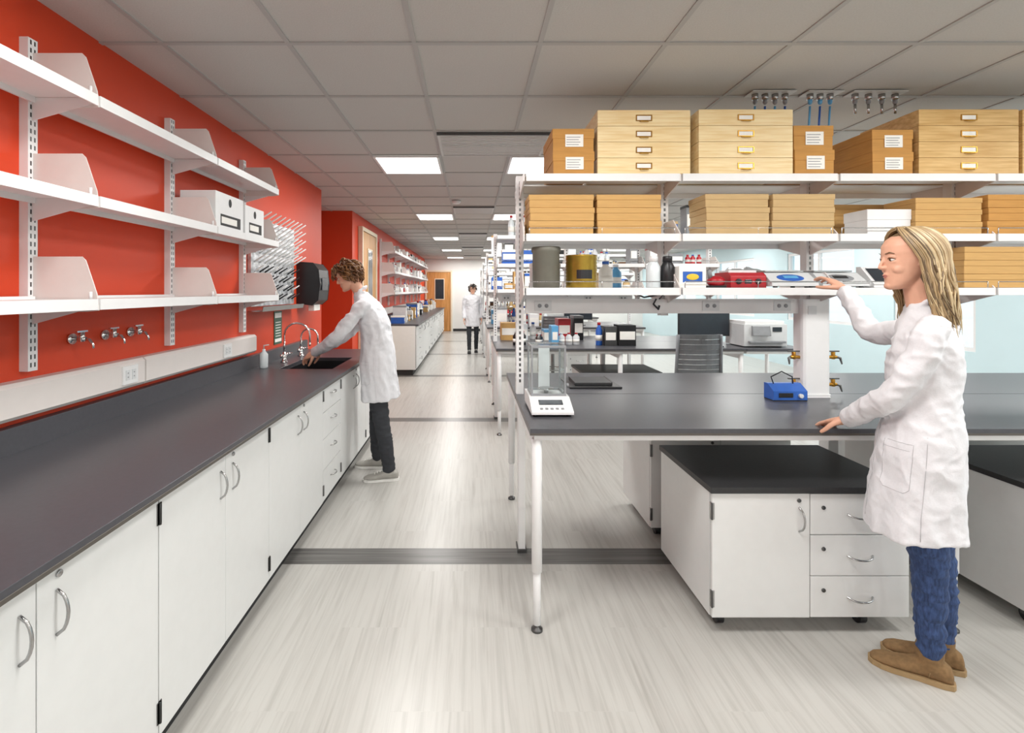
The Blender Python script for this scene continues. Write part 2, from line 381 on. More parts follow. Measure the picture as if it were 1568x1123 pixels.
# drying rack
b=MB(); y0,y1,z0,z1=3.97,4.93,1.42,2.14
b.box(WX+.002,WX+.03,y0,y1,z0,z1,M_foil)
for i in range(9):
    for j in range(9):
        y=y0+.06+i*.104; z=z0+.05+j*.078
        m=M_shelf if j>3 else (M_black if (i+j)%3 else M_shelf)
        L_=1. if j>3 else .55
        b.tube([(WX+.03,y,z),(WX+.03+.03*L_,y,z+.02*L_),(WX+.03+.14*L_,y,z+.09*L_)],[.008,.007,.005],m,8)
b.prism([(WX+.002,z0-.04),(WX+.12,z0-.04),(WX+.13,z0),(WX+.125,z0),(WX+.115,z0-.032),(WX+.002,z0-.032)],'y',y0,y1,M_steel)
b.obj('glassware_drying_rack')
b=MB()
b.prism([(WX+.001,1.42),(WX+.16,1.40),(WX+.22,1.45),(WX+.24,1.62),(WX+.225,1.76),(WX+.17,1.83),(WX+.001,1.84)],'y',5.08,5.42,M_black)
b.box(WX+.238,WX+.245,5.15,5.35,1.55,1.68,M_screen); b.box(WX+.10,WX+.16,5.15,5.35,1.34,1.41,M_paper)
b.obj('paper_towel_dispenser',.02,3)
b=MB(); b.box(WX+.001,WX+.006,4.5,4.68,1.06,1.36,M_green); b.box(WX+.006,WX+.007,4.515,4.665,1.30,1.345,M_paper); b.box(WX+.006,WX+.007,4.515,4.665,1.08,1.11,M_paper)
for k in range(6): b.box(WX+.006,WX+.007,4.53,4.65,1.13+k*.025,1.137+k*.025,M_paper)
b.obj('safety_sign')
def faucet(x,y,h,reach):
    b=MB(); z=.93
    b.lathe((x,y,z),[(.03,0),(.03,.008),(.02,.02),(.014,.05),(.012,.09)],M_chrome)
    pts=[V((x,y,z+.08)),V((x,y,z+h*.7))]
    for i in range(9):
        a=math.pi*i/8; pts.append(V((x+reach/2-reach/2*math.cos(a),y,z+h*.7+h*.3*math.sin(a))))
    pts.append(V((x+reach,y,z+h*.5)))
    b.tube(pts,.008,M_chrome,10); b.cyl((x+reach,y,z+h*.5),(x+reach,y,z+h*.42),.011,M_chrome,.007)
    for s_ in (-1,1):
        b.cyl((x,y,z+.045),(x,y+s_*.06,z+.055),.008,M_chrome); b.cyl((x,y+s_*.06,z+.05),(x,y+s_*.06,z+.075),.012,M_chrome)
        b.box(x-.005,x+.05,y+s_*.06-.005,y+s_*.06+.005,z+.07,z+.078,M_chrome)
    b.obj('gooseneck_faucet')
faucet(-1.61,4.30,.34,.22); faucet(-1.61,4.72,.26,.16)
b=MB(); b.lathe((-1.66,4.0,.93),[(.03,0),(.032,.01),(.032,.11),(.012,.135),(.012,.15)],M_clearp); b.tube([(-1.66,4,1.07),(-1.66,4,1.11),(-1.62,4,1.115)],.005,M_lgrey); b.obj('soap_bottle')
def wbox(x0,x1,y0,y1,z0,h):
    b=MB(); b.box(x0,x1,y0,y1,z0,z0+h,M_shelf); b.box(x1,x1+.001,y0+.06,y1-.04,z0+.02,z0+.09,M_ink)
    b.box(x1+.001,x1+.002,y0+.07,y1-.09,z0+.035,z0+.075,M_paper)
    for k in (0,1):
        zz=z0+.13; xx=x0+.05+k*.1
        b.prism([(xx+.018*math.cos(a),zz+.026*math.sin(a)) for a in [2*math.pi*i/14 for i in range(14)]],'y',y0-.0012,y0,M_ink)
    b.prism([((y0+y1)/2+.018*math.cos(a),z0+h-.05+.026*math.sin(a)) for a in [2*math.pi*i/14 for i in range(14)]],'x',x1,x1+.0015,M_ink)
    b.box(x0,x1,(y0+y1)/2-.002,(y0+y1)/2+.002,z0+h,z0+h+.001,M_grey)
    b.obj('white_supply_box',.003)
wbox(-1.73,-1.52,2.97,3.33,1.927,.22); wbox(-1.73,-1.52,3.36,3.66,1.927,.20)
# ------------------------------------------------------------------ supplies clutter
def supplies(p0,p1,depth,z,name='lab_supplies',seed=1,pal=None,hmax=.24,gap=.25):
    rnd=random.Random(seed); b=MB(); p0=V(p0);p1=V(p1); L=(p1-p0).length; D=(p1-p0).normalized(); S=V((-D.y,D.x,0))
    R=Matrix(((D.x,S.x,0,0),(D.y,S.y,0,0),(0,0,1,0),(0,0,0,1)))
    pal=pal or [M_paper,M_lgrey,M_clearp,M_blue,M_redp,M_kraft,M_amber,M_lblue,M_grey,M_shelf,M_black,M_kraft3]
    t=.02
    while t<L-.1:
        k=rnd.random(); m=rnd.choice(pal); w=rnd.uniform(.06,.2); h=rnd.uniform(.08,hmax)
        if k<gap: t+=w*.7; continue
        if t+w>L: break
        if k<.62:
            T=Matrix.Translation((p0.x,p0.y,z))@R
            b.box(t,t+w,-depth*.45,depth*.4,0,h,m,T); b.box(t+.01,t+w-.01,-depth*.45-.001,-depth*.45,h*.3,h*.7,M_paper,T)
            if rnd.random()<.5: b.box(t-.002,t+w+.002,-depth*.45-.002,depth*.4+.002,h-.03,h+.001,rnd.choice(pal),T)
        else:
            n=rnd.randint(1,3); r=rnd.uniform(.025,.045)
            for i in range(n):
                if t+2*r>L: break
                c=p0+D*(t+r)+S*rnd.uniform(-.05,.05)
                b.lathe((c.x,c.y,z),[(r*.95,0),(r,.005),(r,h*.65),(r*.45,h*.82),(r*.45,h*.9)],m,14)
                b.lathe((c.x,c.y,z+h*.88),[(r*.5,0),(r*.5,h*.1),(r*.48,h*.11)],rnd.choice([M_blue,M_redp,M_black,M_shelf]),12)
                b.lathe((c.x,c.y,z+h*.2),[(r*1.01,0),(r*1.01,h*.25)],M_paper,14)
                t+=2*r+.008
            continue
        t+=w+rnd.uniform(.005,.06)
    if b.v: return b.obj(name)
for i,z in enumerate((1.516,1.926,2.326)):
    for j in range(4):
        supplies((-1.60,9.8+j*1.83,z),(-1.60,11.5+j*1.83,z),.2,z,seed=20+i*7+j,pal=[M_redp,M_paper,M_shelf,M_lgrey,M_black,M_lgrey,M_paper],hmax=.22 if i<2 else .15,gap=.42)
for j in range(4): supplies((-1.4,9.4+j*2.2,.93),(-1.4,11.4+j*2.2,.93),.3,.93,seed=60+j,hmax=.35,pal=[M_kraft,M_lgrey,M_paper,M_black,M_blue,M_grey])
# ------------------------------------------------------------------ benches
JX=[.29,1.155,2.025,2.895,3.765]
ZS=(1.564,1.863,2.195)
def bench(yf,nb,full=True):
    b=MB(); x0=.263; x1=JX[nb]+.03
    if nb==4: x1=4.4
    ym=yf+.76
    for (a,c) in ((yf,ym-.003),(ym+.003,yf+1.52)):
        b.box(x0,x1,a,c,.90,.93,M_epoxy); b.box(x0+.02,x1-.02,a+.02,c-.02,.872,.90,M_shelf)
        b.box(x0-.0015,x1,a-.0015,a+.001,.90,.91,M_epoxye)
    for lx in (x0+.035,2.19 if nb==4 else (x0+x1)/2,x1-.04):
        for ly in (yf+.04,yf+1.48):
            b.cyl((lx,ly,.27),(lx,ly,.875),.024,M_shelf); b.cyl((lx,ly,.03),(lx,ly,.27),.018,M_shelf)
            b.lathe((lx,ly,0),[(.026,0),(.026,.01),(.010,.02),(.010,.035)],M_dsteel)
        b.box(lx-.02,lx+.02,ym-.04,ym+.04,.02,.872,M_shelf)
        b.box(lx-.028,lx+.028,ym-.05,ym+.05,0,.02,M_dsteel)
        b.box(lx-.015,lx+.015,yf+.06,yf+1.46,.82,.872,M_shelf)
    for i in range(nb+1):
        x=JX[i]; zb=.93 if i in (0,nb) else 1.40
        b.box(x-.022,x+.022,ym-.008,ym+.05,zb,2.235,M_shelf)
        for k in range(38):
            zk=1.0+k*.032
            if zk>zb+.01: b.box(x-.006,x+.006,ym-.0085,ym-.008,zk,zk+.018,M_dsteel)
            if i==0: b.box(x-.0225,x-.022,ym+.015,ym+.027,zk,zk+.018,M_dsteel)
    ff=ym-.27+.03
    for z in ZS:
        for i in range(nb):
            a=JX[i]+.012; c=JX[i+1]-.006
            for (p,q,lp,lq) in ((ff+.013,ym-.012,ff,ff+.012),(ym+.054,ym+.287,ym+.288,ym+.30)):
                b.box(a,c,p,q,z-.008,z,M_shelf); b.box(a,c,lp,lq,z-.04,z+.001,M_shelf)
            if z<2.1:
                b.tube([(a+.02,ff+.02,z+.035),(c-.02,ff+.02,z+.035)],.003,M_steel,6)
                for xx in (a+.02,(a+c)/2,c-.02): b.tube([(xx,ff+.02,z),(xx,ff+.02,z+.035)],.003,M_steel,6)
        for i in range(nb+1):
            x=JX[i]
            for sg in (-1,1):
                yb=ym-.01 if sg<0 else ym+.052; ye=ff+.005 if sg<0 else ym+.295
                b.prism([(yb,z-.10),(yb,z+.0),(ye,z+.0),(ye,z-.04)],'x',x-.004,x+.004,M_plate)
                if z<2.1: b.prism([(yb,z+.0),(yb,z+.09),(ye-sg*.10,z+.09),(ye-sg*.015,z+.015),(ye,z)],'x',x-.003,x+.003,M_plate)
    b.box(JX[0]+.03,JX[min(2,nb)]-.09,ym-.06,ym-.012,1.415,1.50,M_shelf)
    for xx in (JX[0]+.13,JX[1]+.25,JX[2]-.2):
        b.box(xx-.05,xx+.05,ym-.064,ym-.06,1.43,1.49,M_lgrey)
        for dx in (-.02,.02): b.cyl((xx+dx,ym-.066,1.46),(xx+dx,ym-.064,1.46),.012,M_grey,n=10)
    if nb==4:
        b.tube([(1.10,ym-.07,1.50),(1.12,ym-.09,1.53),(1.0,ym-.10,1.51),(.93,ym-.09,1.54)],.005,M_black,6)
        b.tube([(1.08,ym-.07,1.50),(1.06,ym-.085,1.47),(1.09,ym-.085,1.44),(1.10,ym-.07,1.46)],.006,M_black,6)
    b.obj('lab_bench',.0015,1)
bench(2.24,4)
bench(5.32,3); bench(8.4,3); bench(11.5,3); bench(14.6,3)
def mobcab(x0,x1,y0,y1,kind='DW'):
    b=MB(); z0,z1=.075,.64; w=(x1-x0)
    b.box(x0,x1,y0+.022,y1,z0,z1,M_white); b.box(x0-.008,x1+.008,y0-.012,y1+.008,z1,z1+.027,M_blackt)
    xm=x0+w*.497; g=.002
    b.box(x0+g,xm-g,y0,y0+.02,z0+.003,z1-.004,M_white); b.box(x0+.002,x1-.002,y0+.02,y0+.022,z0+.002,z1,M_toe_gap)  # last box: dark sheet painting the shade between door and drawers
    hs=[z0+.003,z0+.19,z0+.375,z1-.004]
    for i in range(3):
        b.box(xm+g,x1-g,y0,y0+.02,hs[i]+g,hs[i+1]-g,M_white)
        zc=(hs[i]+hs[i+1])/2
        pull(b,(((xm+x1)/2,y0,zc),(0,-1,-.35),(1,0,0)),'x',L=.115)
        b.cyl((xm+.06,y0-.005,zc+.03),(xm+.06,y0,zc+.03),.009,M_dsteel)
    pull(b,((xm-.05,y0,z1-.12),(.3,-1,0),(0,0,1)),'z')
    b.cyl((xm-.05,y0-.005,z1-.035),(xm-.05,y0,z1-.035),.009,M_dsteel)
    for zz in (z0+.05,z1-.12):
        b.box(x0-.004,x0+.012,y0-.003,y0+.012,zz,zz+.075,M_steel); b.cyl((x0,y0-.004,zz),(x0,y0-.004,zz+.075),.005,M_dsteel,n=8)
    for cx in (x0+.07,x1-.16):
        for cy in (y0+.09,y1-.09):
            b.cyl((cx-.016,cy,.034),(cx+.016,cy,.034),.034,M_black,n=20); b.box(cx-.022,cx-.017,cy-.02,cy+.02,.03,z0,M_dsteel); b.box(cx+.017,cx+.022,cy-.02,cy+.02,.03,z0,M_dsteel)
    b.obj('mobile_base_cabinet',.002,2)
mobcab(1.08,1.97,2.25,2.85); mobcab(1.11,1.98,3.10,3.66); mobcab(2.54,3.43,2.25,2.85); mobcab(2.54,3.43,3.10,3.66)
mobcab(1.2,2.05,5.4,5.98);mobcab(1.2,2.05,8.5,9.08)
# service column
b=MB(); ym=3.0
sec=[(1.92+.02,2.90),(2.085-.02,2.90),(2.085-.006,2.906),(2.085,2.92),(2.085,2.986),(1.92,2.986),(1.92,2.92),(1.926,2.906)]
b.prism(sec,'z',.93,1.50,M_shelf); b.prism([(1.93,2.893),(2.075,2.893),(2.09,2.915),(2.09,2.988),(1.915,2.988),(1.915,2.915)],'z',.93,.945,M_shelf)
b.box(1.95,2.00,2.897,2.90,1.41,1.46,M_lgrey)
for z in (1.0,1.16):
    for sg in (-1,1):
        x=2.0025+sg*.08
        b.cyl((x,2.93,z),(x+sg*.055,2.93,z),.010,M_brass,n=10); b.cyl((x+sg*.035,2.93,z-.012),(x+sg*.035,2.93,z+.03),.011,M_brass,n=10)
        b.box(x+sg*.035-.035,x+sg*.035+.035,2.925,2.935,z+.03,z+.038,M_dsteel)
        b.tube([(x+sg*.055,2.93,z),(x+sg*.07,2.92,z-.005),(x+sg*.073,2.91,z-.04)],[.009,.008,.004],M_dsteel)
b.obj('bench_service_column',.003,2)
# ceiling gas outlets and cables
b=MB()
for (a,c) in ((1.66,1.92),(1.99,2.20),(2.26,2.58)): b.box(a,c,2.95,3.05,CZ-.013,CZ-.008,M_grille)
for i,x in enumerate([1.70,1.76,1.82,1.88,2.03,2.09,2.15,2.30,2.38,2.46,2.54]):
    b.lathe((x,3.0,CZ-.075),[(.006,0),(.012,.01),(.012,.03)],M_lblue if 4<=i<7 else M_grey,12); b.lathe((x,3.0,CZ-.047),[(.018,.0),(.018,.035)],M_steel,12)
    if i<7: b.tube([(x,3,CZ-.085),(x+.0,3.01,CZ-.2),(1.98+.01*i,3.12,CZ-.42),(1.98+.01*i,3.12,2.24)],.006,M_blue if i%2 else M_lblue,6)
    else: b.cyl((x,3,CZ-.13),(x,3,CZ-.07),.007,M_steel,n=8)
b.obj('ceiling_gas_outlets')
# ------------------------------------------------------------------ boxes
def carton(x0,x1,y0,y1,z0,h,m,label=True,name='cardboard_box'):
    b=MB(); b.box(x0+.003,x1-.003,y0+.003,y1-.003,z0,z0+h*.8,m); lh=h*.42
    b.box(x0,x1,y0,y1,z0+h-lh,z0+h,m)
    if label:
        cx=(x0+x1)/2+.01; b.box(cx-.055,cx+.045,y0-.001,y0,z0+h*.2,z0+h*.75,M_paper)
        for k in range(4): b.box(cx-.048,cx+.02+.008*(k%2),y0-.0015,y0-.001,z0+h*(.28+.11*k),z0+h*(.31+.11*k),M_grey)
    b.obj(name,.0025,2)
ff=2.76
def stack(u0,u1,n,z0,h,m,d=.22,label=False,y=ff+.014):
    x0=(u0-722)*y/766; x1=(u1-722)*y/766
    for k in range(n):
        j=random.uniform(-.004,.004); carton(x0+j,x1+j-.004,y+abs(j),y+d,z0+k*(h+.001),h,m,label)
zt,zm,zl=ZS[2]+.002,ZS[1]+.002,ZS[0]+.002
def drawers(u0,u1,n,z0,h,m,y=ff+.014,d=.42,name='wooden_specimen_box'):
    b=MB(); x0=(u0-722)*y/766; x1=(u1-722)*y/766
    for k in range(n):
        z=z0+k*h; b.box(x0,x1,y,y+d,z+.001,z+h-.0012,m); b.box(x0+.004,x1-.004,y+.003,y+d-.004,z+h-.0012,z+h+.001,M_gap if k<n-1 else m)
        cx=(x0+x1)/2; cz=z+h*.5; w=.045; g=.017
        for (p,q,r,s_) in ((cx-w,cx+w,cz-g,cz-g+.005),(cx-w,cx+w,cz+g-.005,cz+g),(cx-w,cx-w+.006,cz-g+.005,cz+g-.005),(cx+w-.006,cx+w,cz-g+.005,cz+g-.005)):
            b.box(p,q,y-.004,y,r,s_,M_brass)
        b.box(cx-w+.006,cx+w-.006,y-.0015,y,cz-g+.005,cz+g-.005,M_paper)
        b.tube([(cx-.025,y,cz-g),(cx-.02,y-.014,cz-g-.006),(cx+.02,y-.014,cz-g-.006),(cx+.025,y,cz-g)],.003,M_brass,6)
    b.obj(name,.0008,1)
stack(847,912,2,zt,.125,M_kraft2,.36,True)
drawers(915,1057,4,zt,.0885,M_pine); drawers(1070,1214,4,zt,.0895,M_pine)
stack(1217,1279,2,zt,.134,M_kraft2,.36,True); stack(1336,1400,2,zt,.122,M_kraft2,.42,True)
drawers(1407,1560,4,zt,.0895,M_pine2); drawers(1566,1700,4,zt,.0895,M_pine2)
stack(811,912,3,zm,.072,M_kraft); stack(915,1015,3,zm,.072,M_kraft)
stack(1081,1180,3,zm,.073,M_kraft3); stack(1183,1280,3,zm,.073,M_kraft3)
stack(1402,1506,3,zm,.066,M_kraft); stack(1514,1620,3,zm,.072,M_kraft2)
x0=(1328-722)*2.8/766;x1=(1396-722)*2.8/766
carton(x0,x1,2.8,2.98,zm,.14,M_shelf,False,'white_cardboard_box')
stack(1478,1590,3,zl,.075,M_kraft)
for (a,c,n,z,h,m) in ((.35,.75,3,zm,.07,M_kraft),(.8,1.1,2,zm,.07,M_kraft3),(2.2,2.7,3,zm,.07,M_kraft)):
    for k in range(n): carton(a,c,3.07,3.33,z+k*(h+.001),h,m,False)
def ux(u,y): return (u-722)*y/766
y=2.88
b=MB(); c=(ux(836,y),y,zl); b.lathe(c,[(.07,0),(.075,.004),(.077,.2),(.083,.205),(.083,.228),(.078,.233)],M_olive,32); b.obj('plastic_canister')
b=MB(); c=(ux(890,y),y,zl)
pr=[(.085,0),(.088,.004)]
for k in range(8): pr+=[(.086,.02+k*.019),(.0895,.026+k*.019)]
pr+=[(.088,.178),(.09,.182),(.086,.186),(.08,.18)]
b.lathe(c,pr,M_gold,32); b.prism([(c[0]+.0905*math.sin(a),c[1]-.0905*math.cos(a)) for a in [-.5+i*.125 for i in range(9)]]+[(c[0]+.08*math.sin(.5),c[1]-.08*math.cos(.5)),(c[0]-.08*math.sin(.5),c[1]-.08*math.cos(.5))],'z',zl+.05,zl+.1,M_black); b.obj('metal_solvent_can')
for u,m in ((1000,M_clearp),(1022,M_black)):
    b=MB(); c=(ux(u,y),y,zl); b.lathe(c,[(.036,0),(.039,.004),(.039,.12),(.026,.145),(.024,.15)],m); b.lathe((c[0],c[1],c[2]+.148),[(.027,0),(.027,.03),(.024,.033)],M_shelf if m is M_clearp else M_black); b.obj('reagent_bottle')
b=MB(); xx=ux(1040,2.8); b.box(xx,xx+.15,2.8,2.95,zl,zl+.12,M_paper); b.box(xx+.02,xx+.13,2.799,2.8,zl+.03,zl+.09,M_blue)
b.ell((xx+.075,2.798,zl+.06),.035,.002,.018,M_yel); b.obj('lab_wipes_box',.002)
b=MB(); xx=ux(1088,2.82); b.ell((xx+.05,2.86,zl+.035),.05,.045,.034,M_redp); b.cyl((xx+.02,2.86,zl+.05),(xx+.0,2.84,zl+.1),.012,M_grey); b.box(xx+.0,xx+.09,2.82,2.9,zl,zl+.012,M_black); b.obj('mini_centrifuge')
b=MB(); xx=ux(1113,2.82)+.015; b.prism([(2.81,zl),(2.81,zl+.065),(2.84,zl+.085),(2.99,zl+.085),(2.99,zl)],'x',xx,xx+.20,M_redp)
b.box(xx+.02,xx+.18,2.87,2.98,zl+.085,zl+.10,M_shelf); b.cyl((xx+.045,2.80,zl+.035),(xx+.045,2.812,zl+.035),.016,M_black); b.cyl((xx+.155,2.80,zl+.035),(xx+.155,2.812,zl+.035),.016,M_black); b.box(xx+.08,xx+.12,2.807,2.812,zl+.022,zl+.046,M_screen); b.obj('hot_plate_stirrer',.004)
def scale_(xc,y,z,disp,name='bench_scale'):
    b=MB(); b.prism([(y,z+.008),(y,z+.025),(y+.09,z+.085),(y+.2,z+.09),(y+.2,z+.008)],'x',xc-.13,xc+.13,M_lgrey)
    b.box(xc-.11,xc+.11,y+.10,y+.195,z+.09,z+.10,M_steel)
    T=Matrix.Translation((xc,y+.045,z+.056))@Matrix.Rotation(math.atan2(.06,.09),4,'X')
    b.ell((0,0,0),.078,.036,.004,disp,T); b.box(-.04,.04,-.012,.014,.003,.006,M_lblue if disp is M_blue else M_black,T)
    for sx in (-.1,.1):
        for sy in (.02,.18): b.cyl((xc+sx,y+sy,z),(xc+sx,y+sy,z+.01),.012,M_black,n=10)
    b.obj(name,.005,2)
scale_(ux(1218,2.775),2.775,zl,M_blue); scale_(ux(1275,2.79)+.075,2.79,zl,M_grey)
b=MB(); xx=ux(1330,2.8)+.02; b.box(xx,xx+.17,2.82,2.98,zl+.005,zl+.04,M_lgrey); b.prism([(2.80,zl+.0),(2.80,zl+.02),(2.90,zl+.12),(2.93,zl+.12),(2.93,zl)],'x',xx+.01,xx+.16,M_shelf); b.prism([(2.812,zl+.035),(2.886,zl+.11),(2.884,zl+.112),(2.810,zl+.037)],'x',xx+.03,xx+.14,M_screen); b.obj('ph_meter',.004)
def bag(c,r,name,m):
    b=MB(); s_=MB(); s_.ell(c,r[0],r[1],r[2],m)
    remesh(s_,.012,b,m,2,lambda p: noise.noise(p*22)*.02); b.obj(name)
bag((ux(1135,3.2),3.2,zl+.075),(.16,.07,.055),'plastic_sample_bag',M_clearp)
# analytical balance on bench
b=MB(); x0=.295; x1=.50; y0,y1=2.44,2.78; z=.93
b.prism([(y0,z+.012),(y0,z+.025),(y0+.12,z+.075),(y1,z+.075),(y1,z+.012)],'x',x0,x1,M_shelf)
T=Matrix.Translation(((x0+x1)/2,y0+.06,z+.051))@Matrix.Rotation(math.atan2(.05,.12),4,'X')
b.box(-.06,.06,-.005,.035,-.001,.003,M_screen,T)
for k in range(5): b.box(-.06+k*.026,-.045+k*.026,-.045,-.032,0,.003,M_grey,T)
zt0=z+.075; zt1=z+.335; ya=y0+.14; yb=y1-.03; xa=x0+.012; xb=x1-.012
for xx in (xa,xb-.010):
    for yy in (ya,yb-.010): b.box(xx,xx+.010,yy,yy+.010,zt0,zt1,M_grey)
for zz in (zt0,zt1-.012):
    b.box(xa,xb,ya-.0005,ya+.010,zz,zz+.012,M_grey); b.box(xa,xb,yb-.010,yb+.0005,zz,zz+.012,M_grey); b.box(xa-.0005,xa+.010,ya,yb,zz,zz+.0121,M_grey); b.box(xb-.010,xb+.0005,ya,yb,zz,zz+.0121,M_grey)
b.box(xa+.01,xb-.01,ya+.002,ya+.005,zt0+.012,zt1-.012,M_glass); b.box(xa+.002,xa+.005,ya+.01,yb-.01,zt0+.012,zt1-.012,M_glass); b.box(xb-.005,xb-.002,ya+.01,yb-.01,zt0+.012,zt1-.012,M_glass)
b.box(xa+.06,xb-.06,yb-.006,yb-.002,zt0+.012,zt1-.012,M_lgrey)
b.box(xa+.01,xb-.01,ya+.01,yb-.01,zt1-.004,zt1-.001,M_glass)
b.lathe(((x0+x1)/2,(ya+yb)/2,zt0),[(.012,0),(.012,.02),(.045,.022),(.045,.026)],M_steel)
b.cyl((x1,y0+.2,z+.12),(x1+.012,y0+.2,z+.12),.012,M_grey)
for sx in (x0+.02,x1-.02):
    for sy in (y0+.03,y1-.03): b.cyl((sx,sy,z),(sx,sy,z+.013),.012,M_black)
b.obj('analytical_balance',.004,2)
b=MB(); b.prism([(2.80,.935),(2.80,.985),(2.86,1.02),(2.89,1.02),(2.89,.935)],'x',1.69,1.88,M_blue); b.box(1.72,1.80,2.797,2.80,.95,.975,M_black)
b.box(1.69,1.88,2.80,2.89,.93,.936,M_black); b.cyl((1.84,2.785,.96),(1.84,2.80,.96),.012,M_lgrey)
b.tube([(1.72,2.85,1.02),(1.70,2.84,1.06),(1.76,2.84,1.09),(1.82,2.84,1.06),(1.83,2.85,1.02)],.004,M_black,6); b.obj('blue_power_supply',.003)
b=MB(); b.box(.62,.95,3.15,3.5,.93,.942,M_black); b.prism([(3.2,.942),(3.2,.96),(3.4,.965),(3.4,.942)],'x',.66,.9,M_blackt); b.obj('closed_laptop',.003)
# ------------------------------------------------------------------ bench 2 things
def monitor(x,y,z,w=.5,h=.3,back=False):
    b=MB(); b.box(x-w/2,x+w/2,y,y+.03,z+.1,z+.1+h,M_black); b.box(x-w/2+.012,x+w/2-.012,y-.001,y,z+.115,z+.088+h,M_screen)
    b.box(x-.03,x+.03,y+.03,y+.06,z+.01,z+.3,M_black); b.box(x-.12,x+.12,y-.05,y+.12,z,z+.012,M_black)
    b.obj('computer_monitor',.004)
monitor(2.65,5.7,.93,.58,.34); monitor(1.9,8.9,.93,.5,.3)
for kx in (2.55,):
    b=MB(); b.box(kx-.2,kx+.2,5.45,5.58,.932,.945,M_black)
    for i in range(4):
        for j in range(13): b.box(kx-.19+j*.029,kx-.167+j*.029,5.462+i*.028,5.484+i*.028,.945,.95,M_grey)
    b.obj('computer_keyboard')
b=MB(); x0,x1=2.97,3.44
b.box(x0,x1,5.45,5.85,.94,1.18,M_lgrey); b.box(x0+.04,x1-.04,5.40,5.449,.98,1.0,M_grey); b.prism([(5.449,1.06),(5.449,1.16),(5.43,1.16),(5.41,1.06)],'x',x0+.08,x1-.2,M_grey); b.box(x0+.02,x1-.02,5.47,5.83,1.18,1.215,M_shelf); b.box(x1-.16,x1-.06,5.444,5.45,1.1,1.15,M_screen); b.box(x0+.03,x1-.03,5.5,5.8,.93,.94,M_black)
b.obj('laser_printer',.01,3)
b=MB(); b.box(2.93,3.6,5.33,6.07,.872,.9,M_shelf); b.box(2.93,3.6,5.32,6.08,.90,.93,M_epoxy)
for lx in (3.56,):
    for ly in (5.37,6.03): b.cyl((lx,ly,.0),(lx,ly,.875),.022,M_shelf)
b.obj('side_table',.0015,1)
def chair(x,y,face=1,sh=.66):
    b=MB()
    b.prism([(-.22,sh),(.22,sh-.01),(.24,sh+.01),(.2,sh+.03),(-.22,sh+.04)],'x',-.20,.20,M_chair,Matrix.Translation((x,y,0)))
    for k in range(9):
        z=sh+.10+k*.046; pts=[]; hw=.20 if k<7 else .19
        for i in range(9):
            t=-1+2*i/8; pts.append(V((x+t*hw,y-.24+.05*t*t-.03*(k/8),z)))
        for i in range(8):
            p,q=pts[i],pts[i+1]; b.add([p+V((0,0,-.021)),q+V((0,0,-.021)),q+V((0,0,.021)),p+V((0,0,.021)),p+V((0,.012,-.021)),q+V((0,.012,-.021)),q+V((0,.012,.021)),p+V((0,.012,.021))],[(0,1,2,3),(4,7,6,5),(3,2,6,7),(0,4,5,1)],M_chair,False)
    for s_ in (-1,1):
        b.tube([(x+s_*.19,y-.18,sh+.02),(x+s_*.205,y-.195,sh+.12),(x+s_*.195,y-.22,sh+.485)],[.016]*3,M_chair,8)
    b.cyl((x,y,.12),(x,y,sh),.028,M_dsteel); 
    for k in range(5):
        a=2*math.pi*k/5; b.tube([(x,y,.12),(x+.28*math.cos(a),y+.28*math.sin(a),.07)],[.022,.015],M_black,8); b.cyl((x+.28*math.cos(a)-.012,y+.28*math.sin(a),.028),(x+.28*math.cos(a)+.012,y+.28*math.sin(a),.028),.028,M_black,n=12)
    b.tube([(x+.19*math.cos(2*math.pi*k/20),y+.19*math.sin(2*math.pi*k/20),.3) for k in range(21)],.01,M_steel,8)
    b.tube([(x-.19,y,.3),(x+.19,y,.3)],.008,M_steel,8)
    b.obj('lab_chair')
chair(2.08,4.78); chair(1.3,8.0); 
for bi,yf in enumerate((5.32,8.4,11.5,14.6)):
    ym=yf+.76
    for i in range(3):
        for j,z in enumerate(ZS):
            supplies((JX[i]+.05,ym-.12,z),(JX[i+1]-.05,ym-.12,z),.2,z+.001,seed=100+bi*20+i*3+j,hmax=.24 if j<2 else .36,gap=.2)
    supplies((.35,ym+.3,.93),(1.4,ym+.3,.93),.3,.93,seed=300+bi,hmax=.35)
    if bi: supplies((.4,ym-.35,.93),(1.6,ym-.35,.93),.3,.93,seed=340+bi,hmax=.35)
supplies((.45,5.7,.93),(1.9,5.7,.93),.25,.93,seed=402,hmax=.27,pal=[M_black,M_blue,M_lgrey,M_paper,M_lblue,M_grey,M_dsteel])
supplies((.36,3.2,zl),(1.1,3.2,zl),.18,zl,seed=504,hmax=.18,pal=[M_clearp,M_paper,M_lgrey,M_lblue],gap=.45)
